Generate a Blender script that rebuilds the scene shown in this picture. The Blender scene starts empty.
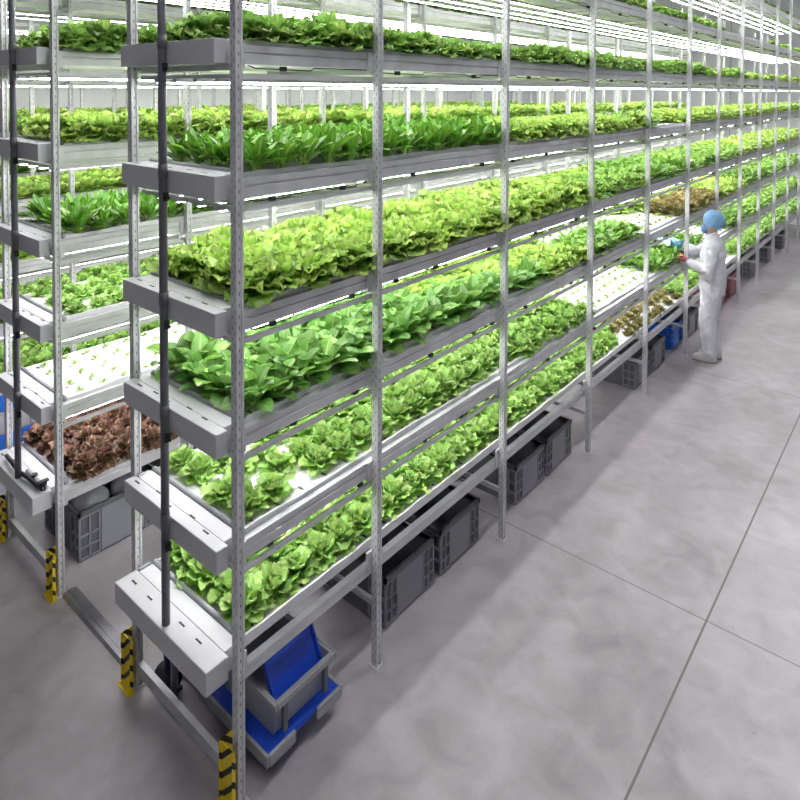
import bpy, bmesh, math, random
import numpy as np
from mathutils import Matrix, Vector

# ------------------------------------------------------------------ camera, world, lights, exposure
S = bpy.context.scene
COL = S.collection
R0 = Vector((0.76645341, 0.64228978, 0.00360765))
U0 = Vector((-0.02155518, 0.02010768, 0.99956543))
A0 = Vector((-0.64193812, 0.7661981, -0.02925627))
CAM = Vector((2.36885708, -1.70838577, 3.2))
cd = bpy.data.cameras.new('camera')
cd.sensor_width = 36.0
cd.lens = 649.4583 * 36 / 800
cd.shift_x = (400 - 401.274) / 800
cd.shift_y = (110.15 - 400) / 800
cd.clip_start = 0.05
cam = bpy.data.objects.new('camera', cd)
cam.matrix_world = Matrix(((R0.x, U0.x, -A0.x, CAM.x), (R0.y, U0.y, -A0.y, CAM.y),
                           (R0.z, U0.z, -A0.z, CAM.z), (0, 0, 0, 1)))
COL.objects.link(cam)
S.camera = cam

w = bpy.data.worlds.new('world'); S.world = w; w.use_nodes = True
w.node_tree.nodes['Background'].inputs[0].default_value = (0.9, 0.95, 1, 1)
w.node_tree.nodes['Background'].inputs[1].default_value = 0.06

S.view_settings.view_transform = 'Standard'
S.view_settings.look = 'None'
S.view_settings.gamma = 1.0
S.view_settings.use_curve_mapping = False
S.view_settings.exposure = 0.33
TUBE_E = 21.0          # emission of the grow tubes
CEIL_E = 70.0           # emission of the ceiling battens
S.cycles.use_light_tree = True
S.cycles.max_bounces = 8
S.cycles.diffuse_bounces = 4
S.cycles.sample_clamp_indirect = 6

rnd = random.Random(7)
nrnd = np.random.RandomState(11)


# ------------------------------------------------------------------ materials
def mat(name, col, rough=0.5, metal=0.0, noise=0.0, nscale=8.0, bump=0.0, emit=0.0, spec=0.5, bscale=None):
    m = bpy.data.materials.new(name); m.use_nodes = True
    nt = m.node_tree; b = nt.nodes['Principled BSDF']
    b.inputs['Base Color'].default_value = (*col, 1)
    b.inputs['Roughness'].default_value = rough
    b.inputs['Metallic'].default_value = metal
    b.inputs['Specular IOR Level'].default_value = spec
    if emit:
        b.inputs['Emission Color'].default_value = (*col, 1)
        b.inputs['Emission Strength'].default_value = emit
    if noise or bump:
        tc = nt.nodes.new('ShaderNodeTexCoord')
        nz = nt.nodes.new('ShaderNodeTexNoise'); nz.inputs['Scale'].default_value = nscale
        nz.inputs['Detail'].default_value = 6
        nt.links.new(tc.outputs['Object'], nz.inputs['Vector'])
        if noise:
            mp = nt.nodes.new('ShaderNodeMapRange')
            mp.inputs[1].default_value = .3; mp.inputs[2].default_value = .7
            mp.inputs[3].default_value = 1 - noise; mp.inputs[4].default_value = 1 + noise
            nt.links.new(nz.outputs['Fac'], mp.inputs[0])
            mx = nt.nodes.new('ShaderNodeMix'); mx.data_type = 'RGBA'; mx.blend_type = 'MULTIPLY'
            mx.inputs[0].default_value = 1
            mx.inputs[6].default_value = (*col, 1)
            nt.links.new(mp.outputs[0], mx.inputs[7])
            nt.links.new(mx.outputs[2], b.inputs['Base Color'])
        if bump:
            bp = nt.nodes.new('ShaderNodeBump'); bp.inputs['Strength'].default_value = bump
            bp.inputs['Distance'].default_value = .01
            nt.links.new(nz.outputs['Fac'], bp.inputs['Height'])
            nt.links.new(bp.outputs[0], b.inputs['Normal'])
    return m


def math_node(nt, op, a, b=None, c=None):
    n = nt.nodes.new('ShaderNodeMath'); n.operation = op
    for i, v in enumerate((a, b, c)):
        if v is None: continue
        if isinstance(v, (int, float)): n.inputs[i].default_value = v
        else: nt.links.new(v, n.inputs[i])
    return n.outputs[0]


def post_material():
    m = mat('galvanised_post', (.68, .68, .70), .45, .25, .12, 14)
    nt = m.node_tree; b = nt.nodes['Principled BSDF']
    src = b.inputs['Base Color'].links[0].from_socket
    tc = nt.nodes.new('ShaderNodeTexCoord'); sp = nt.nodes.new('ShaderNodeSeparateXYZ')
    nt.links.new(tc.outputs['Object'], sp.inputs[0])
    x, y, z = sp.outputs
    zz = math_node(nt, 'MODULO', z, .05)
    inz = math_node(nt, 'LESS_THAN', zz, .016)
    zz2 = math_node(nt, 'MODULO', math_node(nt, 'ADD', z, .025), .05)
    inz2 = math_node(nt, 'LESS_THAN', zz2, .016)
    def near(v, c, wd): return math_node(nt, 'COMPARE', v, c, wd)
    sy = near(y, 0.0, .0022)                       # the side faces: one column of slots
    sx1 = near(x, -.008, .0018); sx2 = near(x, .008, .0018)   # the end faces: two staggered columns
    geo = nt.nodes.new('ShaderNodeNewGeometry'); ns = nt.nodes.new('ShaderNodeSeparateXYZ')
    nt.links.new(geo.outputs['Normal'], ns.inputs[0])
    fx = math_node(nt, 'GREATER_THAN', math_node(nt, 'ABSOLUTE', ns.outputs[0]), .7)
    fy = math_node(nt, 'GREATER_THAN', math_node(nt, 'ABSOLUTE', ns.outputs[1]), .7)
    a = math_node(nt, 'MULTIPLY', math_node(nt, 'MULTIPLY', sy, inz), fx)
    c1 = math_node(nt, 'MULTIPLY', sx1, inz); c2 = math_node(nt, 'MULTIPLY', sx2, inz2)
    c = math_node(nt, 'MULTIPLY', math_node(nt, 'MAXIMUM', c1, c2), fy)
    f = math_node(nt, 'MAXIMUM', a, c)
    mx = nt.nodes.new('ShaderNodeMix'); mx.data_type = 'RGBA'
    nt.links.new(f, mx.inputs[0]); nt.links.new(src, mx.inputs[6]); mx.inputs[7].default_value = (.15, .15, .16, 1)
    nt.links.new(mx.outputs[2], b.inputs['Base Color'])
    return m


def leaf_material(name, base, tip, vein, trans=.35, rough=.45):
    """UV v runs along the leaf, u across it; each leaf is one island."""
    m = bpy.data.materials.new(name); m.use_nodes = True
    nt = m.node_tree; b = nt.nodes['Principled BSDF']; out = nt.nodes['Material Output']
    uv = nt.nodes.new('ShaderNodeUVMap'); sp = nt.nodes.new('ShaderNodeSeparateXYZ')
    nt.links.new(uv.outputs[0], sp.inputs[0])
    r1 = nt.nodes.new('ShaderNodeValToRGB')
    e = r1.color_ramp.elements
    e[0].position = 0.05; e[0].color = (*vein, 1)
    e[1].position = .95; e[1].color = (*tip, 1)
    k = e.new(.4); k.color = (*base, 1)
    nt.links.new(sp.outputs[1], r1.inputs[0])
    mid = math_node(nt, 'COMPARE', sp.outputs[0], .5, .055)
    mid = math_node(nt, 'MULTIPLY', mid, .6)
    mx = nt.nodes.new('ShaderNodeMix'); mx.data_type = 'RGBA'
    nt.links.new(mid, mx.inputs[0]); nt.links.new(r1.outputs[0], mx.inputs[6]); mx.inputs[7].default_value = (*vein, 1)
    geo = nt.nodes.new('ShaderNodeNewGeometry')
    hs = nt.nodes.new('ShaderNodeHueSaturation')
    mr = nt.nodes.new('ShaderNodeMapRange'); mr.inputs[3].default_value = .6; mr.inputs[4].default_value = 1.35
    nt.links.new(geo.outputs['Random Per Island'], mr.inputs[0])
    nt.links.new(mr.outputs[0], hs.inputs['Value'])
    mh = nt.nodes.new('ShaderNodeMapRange'); mh.inputs[3].default_value = .485; mh.inputs[4].default_value = .515
    nt.links.new(math_node(nt, 'FRACT', math_node(nt, 'MULTIPLY', geo.outputs['Random Per Island'], 7.3)), mh.inputs[0])
    nt.links.new(mh.outputs[0], hs.inputs['Hue'])
    nt.links.new(mx.outputs[2], hs.inputs['Color'])
    nt.links.new(hs.outputs[0], b.inputs['Base Color'])
    b.inputs['Roughness'].default_value = rough
    tr = nt.nodes.new('ShaderNodeBsdfTranslucent'); nt.links.new(hs.outputs[0], tr.inputs[0])
    ms = nt.nodes.new('ShaderNodeMixShader'); ms.inputs[0].default_value = trans
    nt.links.new(b.outputs[0], ms.inputs[1]); nt.links.new(tr.outputs[0], ms.inputs[2])
    nt.links.new(ms.outputs[0], out.inputs[0])
    return m


def concrete_material():
    m = mat('polished_concrete', (.36, .34, .35), .33, 0, 0, 1)
    nt = m.node_tree; b = nt.nodes['Principled BSDF']
    tc = nt.nodes.new('ShaderNodeTexCoord')
    def noise(sc, det, dist=0.0):
        n = nt.nodes.new('ShaderNodeTexNoise'); n.inputs['Scale'].default_value = sc; n.inputs['Detail'].default_value = det
        n.inputs['Distortion'].default_value = dist
        nt.links.new(tc.outputs['Object'], n.inputs['Vector']); return n.outputs['Fac']
    big = noise(.9, 5, .6); mid = noise(4.5, 8, .8); fine = noise(60, 3)
    r = nt.nodes.new('ShaderNodeValToRGB'); e = r.color_ramp.elements
    e[0].position = .33; e[0].color = (.29, .265, .28, 1)
    e[1].position = .66; e[1].color = (.58, .535, .575, 1)
    mixf = math_node(nt, 'ADD', math_node(nt, 'MULTIPLY', big, .55), math_node(nt, 'MULTIPLY', mid, .38))
    mixf = math_node(nt, 'ADD', mixf, math_node(nt, 'MULTIPLY', fine, .07))
    nt.links.new(mixf, r.inputs[0])
    # sawn joints
    sp = nt.nodes.new('ShaderNodeSeparateXYZ'); nt.links.new(tc.outputs['Object'], sp.inputs[0])
    jx = math_node(nt, 'COMPARE', math_node(nt, 'PINGPONG', math_node(nt, 'SUBTRACT', sp.outputs[0], 1.327), 3.7), 0, .006)
    jy = math_node(nt, 'COMPARE', math_node(nt, 'PINGPONG', math_node(nt, 'SUBTRACT', sp.outputs[1], 2.43), 1.855), 0, .005)
    j = math_node(nt, 'MAXIMUM', jx, math_node(nt, 'MULTIPLY', jy, .8))
    # small dark scuffs
    sc = noise(7, 4, 2.5)
    scf = math_node(nt, 'MULTIPLY', math_node(nt, 'GREATER_THAN', sc, .73), .35)
    j = math_node(nt, 'MAXIMUM', j, scf)
    mx = nt.nodes.new('ShaderNodeMix'); mx.data_type = 'RGBA'
    nt.links.new(j, mx.inputs[0]); nt.links.new(r.outputs[0], mx.inputs[6]); mx.inputs[7].default_value = (.17, .16, .155, 1)
    nt.links.new(mx.outputs[2], b.inputs['Base Color'])
    mr = nt.nodes.new('ShaderNodeMapRange'); mr.inputs[3].default_value = .28; mr.inputs[4].default_value = .5
    nt.links.new(mid, mr.inputs[0]); nt.links.new(mr.outputs[0], b.inputs['Roughness'])
    return m


def hazard_material():
    m = mat('hazard_yellow_black', (.75, .6, .02), .4)
    nt = m.node_tree; b = nt.nodes['Principled BSDF']
    tc = nt.nodes.new('ShaderNodeTexCoord'); sp = nt.nodes.new('ShaderNodeSeparateXYZ')
    nt.links.new(tc.outputs['Object'], sp.inputs[0])
    s = math_node(nt, 'ADD', math_node(nt, 'MULTIPLY', sp.outputs[0], -1.1), math_node(nt, 'MULTIPLY', sp.outputs[1], 1.1))
    s = math_node(nt, 'ADD', s, sp.outputs[2])
    s = math_node(nt, 'FRACT', math_node(nt, 'DIVIDE', math_node(nt, 'ADD', s, 10.0), .088))
    f = math_node(nt, 'LESS_THAN', s, .36)
    f = math_node(nt, 'MULTIPLY', f, math_node(nt, 'GREATER_THAN', sp.outputs[2], .03))
    mx = nt.nodes.new('ShaderNodeMix'); mx.data_type = 'RGBA'
    nt.links.new(f, mx.inputs[0]); mx.inputs[6].default_value = (.9, .7, .03, 1); mx.inputs[7].default_value = (.012, .012, .012, 1)
    nt.links.new(mx.outputs[2], b.inputs['Base Color'])
    return m


def raft_material():
    m = mat('raft_foam', (.82, .83, .84), .6, 0, 0)
    nt = m.node_tree; b = nt.nodes['Principled BSDF']
    tc = nt.nodes.new('ShaderNodeTexCoord'); sp = nt.nodes.new('ShaderNodeSeparateXYZ')
    nt.links.new(tc.outputs['Object'], sp.inputs[0])
    u = math_node(nt, 'PINGPONG', sp.outputs[0], .08); v = math_node(nt, 'PINGPONG', sp.outputs[1], .08)
    d = math_node(nt, 'ADD', math_node(nt, 'MULTIPLY', math_node(nt, 'POWER', math_node(nt, 'DIVIDE', u, .022), 2), 1),
                  math_node(nt, 'POWER', math_node(nt, 'DIVIDE', v, .009), 2))
    f = math_node(nt, 'LESS_THAN', d, 1)
    mx = nt.nodes.new('ShaderNodeMix'); mx.data_type = 'RGBA'
    nt.links.new(f, mx.inputs[0]); mx.inputs[6].default_value = (.72, .72, .74, 1); mx.inputs[7].default_value = (.10, .10, .08, 1)
    nt.links.new(mx.outputs[2], b.inputs['Base Color'])
    return m


M = {
    'post': post_material(),
    'steel': mat('galvanised_steel', (.64, .64, .66), .42, .3, .1, 9),
    'white_steel': mat('pale_steel', (.72, .72, .74), .4, .3, .05, 9),
    'pvc': mat('white_pvc', (.66, .66, .69), .38, 0, .04, 3),
    'liner': mat('white_liner', (.78, .78, .8), .35, 0, .05, 12, .4),
    'raft': raft_material(),
    'pipe': mat('dark_grey_pipe', (.13, .13, .155), .3, 0, .1, 10),
    'pipe_light': mat('grey_pipe', (.32, .33, .36), .4),
    'rubber': mat('black_rubber', (.015, .015, .02), .6),
    'tube': mat('led_white', (1, .97, 1), .4, emit=TUBE_E),
    'tube_cap': mat('tube_cap', (.6, .6, .62), .4),
    'batten': mat('batten_white', (.97, .98, 1), .4, emit=CEIL_E),
    'concrete': concrete_material(),
    'wall': mat('white_panel', (.80, .80, .82), .5, 0, .02, 1),
    'wall_grey': mat('grey_panel', (.3, .3, .32), .5, 0, .02, 1),
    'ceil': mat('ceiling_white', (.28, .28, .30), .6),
    'hazard': hazard_material(),
    'crate': mat('grey_crate', (.13, .135, .155), .45, 0, .08, 6),
    'crate_panel': mat('grey_crate_panel', (.27, .28, .31), .4, 0, .04, 6),
    'crate_light': mat('light_grey_crate', (.36, .37, .38), .45, 0, .08, 6),
    'blue': mat('blue_plastic', (.015, .08, .62), .35, 0, .08, 6),
    'navy': mat('navy_plastic', (.02, .035, .13), .4),
    'blue_bright': mat('bright_blue_crate', (.02, .14, .6), .4, 0, .08, 6),
    'pink': mat('dull_pink_crate', (.42, .16, .2), .5, 0, .1, 6),
    'coverall': mat('white_coverall', (.72, .72, .77), .75, 0, .05, 9, 1.0),
    'shoe': mat('white_shoe', (.75, .74, .72), .5),
    'sole': mat('shoe_sole', (.35, .33, .3), .6),
    'skin': mat('skin', (.55, .34, .25), .5),
    'cap_blue': mat('blue_cap', (.22, .42, .68), .7, 0, .15, 18, .6),
    'mask': mat('blue_mask', (.10, .25, .48), .7, 0, .1, 20),
    'glove_blue': mat('blue_glove', (.15, .42, .62), .45),
    'glove_pink': mat('pink_glove', (.75, .12, .2), .45),
    'hair': mat('dark_hair', (.03, .025, .02), .6),
    'ramp': mat('cable_ramp', (.36, .36, .39), .3, .7, .12, 10),
    'seam': mat('panel_seam', (.42, .43, .46), .5),
}
LEAF = {
    'frilly': leaf_material('leaf_frilly', (.19, .39, .045), (.46, .65, .14), (.52, .65, .25), .34),
    'frilly_green': leaf_material('leaf_frilly_green', (.15, .34, .045), (.33, .54, .12), (.45, .6, .25), .34),
    'spoon': leaf_material('leaf_spoon', (.09, .27, .018), (.14, .36, .03), (.45, .6, .2), .28, .25),
    'broad': leaf_material('leaf_broad', (.16, .38, .06), (.27, .51, .13), (.5, .65, .25), .32, .3),
    'butter': leaf_material('leaf_butter', (.27, .5, .09), (.42, .63, .17), (.6, .72, .38), .33),
    'spinach': leaf_material('leaf_spinach', (.09, .22, .02), (.16, .33, .04), (.35, .5, .15), .28, .4),
    'red': leaf_material('leaf_red', (.22, .20, .07), (.19, .075, .06), (.4, .45, .18), .25),
    'bronze': leaf_material('leaf_bronze', (.28, .38, .08), (.30, .24, .09), (.45, .5, .2), .32),
    'seedling': leaf_material('leaf_seedling', (.28, .45, .1), (.32, .5, .12), (.5, .6, .3), .3),
}

# ------------------------------------------------------------------ helpers
class MB:
    def __init__(s): s.v = []; s.f = []; s.m = []
    def add(s, vs, fs, mi=0):
        o = len(s.v); s.v += [tuple(p) for p in vs]
        s.f += [tuple(i + o for i in f) for f in fs]; s.m += [mi] * len(fs); return s
    def box(s, x0, x1, y0, y1, z0, z1, mi=0, mtx=None):
        vs = [(x, y, z) for z in (z0, z1) for y in (y0, y1) for x in (x0, x1)]
        if mtx is not None: vs = [mtx @ Vector(p) for p in vs]
        return s.add(vs, [(0, 2, 3, 1), (4, 5, 7, 6), (0, 1, 5, 4), (2, 6, 7, 3), (0, 4, 6, 2), (1, 3, 7, 5)], mi)
    def prism(s, poly, z0, z1, mi=0, axis='z'):
        n = len(poly)
        def P(a, b, c): return (a, b, c) if axis == 'z' else ((a, c, b) if axis == 'y' else (c, a, b))
        vs = [P(a, b, z0) for a, b in poly] + [P(a, b, z1) for a, b in poly]
        fs = [tuple(range(n))[::-1], tuple(range(n, 2 * n))] + [(i, (i + 1) % n, (i + 1) % n + n, i + n) for i in range(n)]
        return s.add(vs, fs, mi)
    def cyl(s, p, q, r, n=10, mi=0, r2=None):
        p = Vector(p); q = Vector(q); d = (q - p).normalized()
        a = d.orthogonal().normalized(); b = d.cross(a); r2 = r if r2 is None else r2
        vs = [p + (a * math.cos(t) + b * math.sin(t)) * r for t in [2 * math.pi * i / n for i in range(n)]]
        vs += [q + (a * math.cos(t) + b * math.sin(t)) * r2 for t in [2 * math.pi * i / n for i in range(n)]]
        fs = [(i, (i + 1) % n, (i + 1) % n + n, i + n) for i in range(n)] + [tuple(range(n))[::-1], tuple(range(n, 2 * n))]
        return s.add(vs, fs, mi)
    def path(s, pts, r, n=8, mi=0):
        pts = [Vector(p) for p in pts]
        rings = []
        for i, p in enumerate(pts):
            d = (pts[min(i + 1, len(pts) - 1)] - pts[max(i - 1, 0)]).normalized()
            a = d.cross(Vector((.123, .3, 1))).normalized(); b = d.cross(a)
            rings.append([p + (a * math.cos(t) + b * math.sin(t)) * r for t in [2 * math.pi * k / n for k in range(n)]])
        vs = [v for rg in rings for v in rg]
        fs = [(i * n + k, i * n + (k + 1) % n, (i + 1) * n + (k + 1) % n, (i + 1) * n + k) for i in range(len(pts) - 1) for k in range(n)]
        fs += [tuple(range(n))[::-1], tuple(range((len(pts) - 1) * n, len(pts) * n))]
        return s.add(vs, fs, mi)
    def mesh(s, name, mats, smooth=False):
        me = bpy.data.meshes.new(name); me.from_pydata(s.v, [], s.f)
        for m in (mats if isinstance(mats, (list, tuple)) else [mats]): me.materials.append(m)
        me.polygons.foreach_set('material_index', s.m)
        if smooth: me.polygons.foreach_set('use_smooth', [True] * len(s.f))
        bm = bmesh.new(); bm.from_mesh(me); bmesh.ops.recalc_face_normals(bm, faces=bm.faces); bm.to_mesh(me); bm.free()
        me.update(); return me
    def build(s, name, mats, parent=None, loc=None, smooth=False, bevel=0):
        o = bpy.data.objects.new(name, s.mesh(name, mats, smooth)); COL.objects.link(o)
        if parent is not None: o.parent = parent
        if loc is not None: o.location = loc
        if bevel:
            b = o.modifiers.new('bevel', 'BEVEL'); b.width = bevel; b.segments = 2; b.limit_method = 'ANGLE'
        return o


def tag(o, label=None, cat=None, group=None, kind=None):
    if label: o['label'] = label
    if cat: o['category'] = cat
    if group: o['group'] = group
    if kind: o['kind'] = kind
    return o


def empty(name, loc, rz=0.0):
    o = bpy.data.objects.new(name, None); COL.objects.link(o)
    o.location = loc; o.rotation_euler = (0, 0, rz); o.empty_display_size = .1
    return o


def copy_tree(o, parent=None):
    c = o.copy(); COL.objects.link(c); c.parent = parent
    for ch in list(o.children): copy_tree(ch, c)
    return c


def structure(name, mb, m):
    return tag(mb.build(name, m), kind='structure')


ORD = ['first', 'second', 'third', 'fourth', 'fifth', 'sixth', 'seventh', 'eighth', 'ninth', 'tenth', 'eleventh', 'twelfth', 'thirteenth']
TIERN = ['lowest', 'second', 'third', 'fourth', 'fifth', 'sixth', 'seventh', 'top']
ROWN = ['front', 'second', 'middle', 'fourth', 'rear']
RACKN = ['aisle rack', 'second rack', 'third rack', 'fourth rack']
TZ = [.668, 1.175, 1.695, 2.229, 2.828, 3.426, 4.075, 4.75]       # tops of the troughs
TZR = {0: TZ, 1: [TZ[0]] + [z + .038 for z in TZ[1:]], 2: TZ, 3: TZ}
YP = [0, .92, 2.26, 3.72, 5.13, 6.52, 7.84, 9.15, 10.46, 11.76, 13.06, 14.36, 15.66]

# ------------------------------------------------------------------ the building
RX0, RX1, RY0, RY1, CZ = -8.2, 4.6, -5.5, 19.0, 6.3
structure('floor', MB().box(RX0, RX1, RY0, RY1, -.1, 0), M['concrete'])
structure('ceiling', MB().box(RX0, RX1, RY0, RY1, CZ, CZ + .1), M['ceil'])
def panel_wall(name, axis, pos, a0, a1, t):
    mb = MB()
    if axis == 'x': mb.box(min(pos, pos + t), max(pos, pos + t), a0, a1, 0, CZ)
    else: mb.box(a0, a1, min(pos, pos + t), max(pos, pos + t), 0, CZ)
    k = a0 + 1.15; s = -1 if t > 0 else 1
    while k < a1 - .1:
        if axis == 'x': mb.box(min(pos, pos + s * .003), max(pos, pos + s * .003), k - .012, k + .012, 0, CZ, 1)
        else: mb.box(k - .012, k + .012, min(pos, pos + s * .003), max(pos, pos + s * .003), 0, CZ, 1)
        k += 1.15
    return structure(name, mb, [M['wall'], M['seam']])
panel_wall('wall_left', 'x', RX0, RY0, RY1, -.1)
panel_wall('wall_right', 'x', RX1, RY0, RY1, .1).data.materials[0] = M['wall_grey']
panel_wall('wall_back', 'y', RY1, RX0, RX1, .1)
panel_wall('wall_front', 'y', RY0, RX0, RX1, -.1).data.materials[0] = M['wall_grey']

# unseen ceiling battens over the aisle; front and left-wall ones added as fill
bat = None; nb = 0
for bx_, nm, bys in ((1.0, 'open aisle', (.5, 2.9, 5.3, 7.7, 10.1, 12.5, 14.9)), (2.2, 'room front, added fill', (-2.2,)), (-7.4, 'left wall, added fill', (1.5, 5.0, 8.5, 12.0, 15.5))):
    for i, by in enumerate(bys):
        if bat is None:
            bat = empty('unseen_ceiling_light', (bx_, by, CZ)); o = bat
            MB().box(-.07, .07, -.75, .75, -.04, 0).build('housing', M['tube_cap'], bat)
            MB().box(-.055, .055, -.72, .72, -.055, -.0405).build('diffuser', M['batten'], bat)
        else:
            o = copy_tree(bat); o.location = (bx_, by, CZ)
        tag(o, f'white ceiling batten light, {ORD[i]} from the near end, over the {nm}', 'ceiling light', 'batten lights on the ceiling')

# ------------------------------------------------------------------ racks
def post_poly():
    a, b = .0210, .0190
    return [(-a, -b), (a, -b), (a, -.010), (a - .006, -.007), (a - .006, .007), (a, .010), (a, b), (-a, b)]


post_mesh = MB().prism(post_poly(), 0.004, 5.6).mesh('post', M['post'])
pm = MB().box(-.032, .034, -.032, .034, 0, .004)
pm.cyl((.029, .029, .004), (.029, .029, .012), .004, 6)
plate_mesh = pm.mesh('base_plate', M['steel'])


def make_rack(ri, x0, x1, ys, ntier, label):
    """x1 is the face towards the aisle of the photo, x0 the far one."""
    root = tag(empty('growing_rack', (x1, 0, 0)), label, 'rack', 'steel growing racks')
    W = x1 - x0
    for y in ys:
        for x in (0, -W):
            p = bpy.data.objects.new('post', post_mesh); COL.objects.link(p); p.parent = root; p.location = (x, y, 0)
            q = bpy.data.objects.new('base_plate', plate_mesh); COL.objects.link(q); q.parent = p
    y0, y1 = ys[0] + .03, ys[-1] + .05
    for k in range(ntier):
        z = TZR[ri][k]
        for sd, x in ((0, 0), (1, -W)):
            s = 1 if sd == 0 else -1
            mb = MB()
            if k == 0 and ri == 0:
                mb.prism([(x - s * .030, z - .100), (x - s * .030, z - .124), (x - s * .034, z - .127), (x - s * .030, z - .130), (x - s * .030, z - .158),
                          (x - s * .068, z - .158), (x - s * .068, z - .100)], y0, y1, axis='y')
            else:
                mb.prism([(x - s * .030, z - .022), (x - s * .030, z - .052), (x - s * .037, z - .056), (x - s * .037, z - .060), (x - s * .030, z - .064),
                          (x - s * .030, z - .108), (x - s * .060, z - .108), (x - s * .060, z - .10), (x - s * .040, z - .10), (x - s * .040, z - .03), (x - s * .066, z - .03), (x - s * .066, z - .022)], y0, y1, axis='y')
            for y in ys:   # the hooked plates that hold the beam on the post
                if y > ys[0]: mb.box(min(x - s * .0205, x - s * .0305), max(x - s * .0205, x - s * .0305), y - .055, y + .055, z - .125, z - .02)
                else: mb.box(min(x - s * .0205, x - s * .0305), max(x - s * .0205, x - s * .0305), y + .0, y + .06, z - .125, z - .02)
            mb.build('shelf_beam', M['steel'], root)
            if k > 0:
                MB().box(min(x - s * .032, x - s * .052), max(x - s * .032, x - s * .052), y0, y1, z - .172, z - .15).build('lamp_rail', M['steel'], root)
        for y in ys:
            yy = y if y > 0 else y + .0
            MB().box(-W + .0415, -.0415, yy + .026, yy + .056, (z - .135) if k or ri else z - .0999, (z - .1085) if k or ri else z - .0505).build('cross_bar', M['steel'], root)
            if k > 0:
                MB().box(-W + .054, -.054, yy + .03, yy + .05, z - .170, z - .152).build('lamp_bar', M['white_steel'], root)
    # low tie across the near end
    MB().box(-W + .0205, -.0205, -.015, .015, .075, .14).build('low_tie', M['steel'], root)
    for y in ys[1:]:
        MB().box(-W + .0205, -.0205, y - .012, y + .012, .33, .36).build('frame_tie', M['steel'], root)
    return root


def make_trough(ri, k, x0, x1, ys, ntier):
    z = TZR[ri][k]; W = x1 - x0
    nm = f'{TIERN[k]} trough up' if k else 'lowest trough'
    if k == 7: nm = 'topmost trough'
    r = empty('growing_trough', (x1, 0, z - .108))
    tag(r, f'long white growing trough, {nm}, in the {RACKN[ri]}', 'trough', 'growing troughs in the racks')
    h = .108; ya, yb = .055, ys[-1] + .04; zl = .058 if (k == 0 and ri == 0) else 0.0
    xo = .070
    mb = MB()
    mb.box(-W + xo, -xo, ya, yb, zl, zl + .008)
    # side walls with a slightly wavy liner edge
    for s, xx in ((1, -xo), (-1, -W + xo)):
        n = int((yb - ya) / .12) if ri < 2 else 2
        vs = []; rr = random.Random(k * 7 + ri)
        for i in range(n + 1):
            y = ya + (yb - ya) * i / n; zt = h - .003 + (rr.random() * .012 if ri < 2 else .006)
            vs += [(xx, y, zl), (xx, y, zt), (xx - s * .008, y, zt), (xx - s * .008, y, zl)]
            vs[-3] = (xx + s * (rr.random() * .004), y, zt)
        fs = []
        for i in range(n):
            a = i * 4; b = a + 4
            fs += [(a, b, b + 1, a + 1), (a + 1, b + 1, b + 2, a + 2), (a + 2, b + 2, b + 3, a + 3)]
        mb.add(vs, fs)
    mb.build('channel', M['liner'], r)
    # rounded bar at the head of the trough
    zb = h + .012
    MB().cyl((-W + xo - .005, ya + .012, h - .002), (-xo + .005, ya + .012, h - .002), .017, 10).build('end_lip', M['pipe_light'], r, smooth=True)
    # closed box in front
    yo = -.145 if k == 0 else -.088
    bxx = MB()
    bxx.box(-W + .045, -.036, yo, -.0265, 0, h + .001)
    bxx.box(-W + .070, -.070, -.0265, .052, 0, h + .001)
    e = bxx.build('end_box', M['pvc'], r, bevel=.004)
    sl = MB()
    for i in range(5):
        xx = -W + .13 + i * .145 + rnd.uniform(-.02, .02); yy = (yo + .0) / 2 + rnd.uniform(-.012, .025)
        sl.box(xx - .022, xx + .022, yy - .004, yy + .004, h + .0012, h + .0022)
    sl.build('slot', M['rubber'], r)
    return r


def make_board(ri, k, x0, x1, ya, yb, bay):
    z = TZR[ri][k]
    xm = (x0 + x1) / 2; ym = round((ya + yb) / 2 / .16) * .16
    hw = (x1 - x0) / 2 - .079
    o = MB().box(-hw, hw, ya - ym, yb - ym, -.03, 0).build('raft_board', M['raft'], loc=(xm, ym, z - .018))
    t = 'topmost' if k == 7 else TIERN[k]
    tag(o, f'white foam raft board, {t} trough up, {ORD[bay]} bay, {RACKN[ri]}', 'raft board', 'foam boards floating in the troughs')
    return o


# LED tube, one mesh shared by all
def tube_mesh(L):
    mb = MB()
    mb.box(-.016, .016, 0, L, -.016, 0, 1)
    mb.prism([(-.013, -.0161), (-.011, -.0205), (.011, -.0205), (.013, -.0161)], .012, L - .012, 0, axis='y')
    return mb.mesh('grow_light', [M['tube'], M['tube_cap']])


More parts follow.
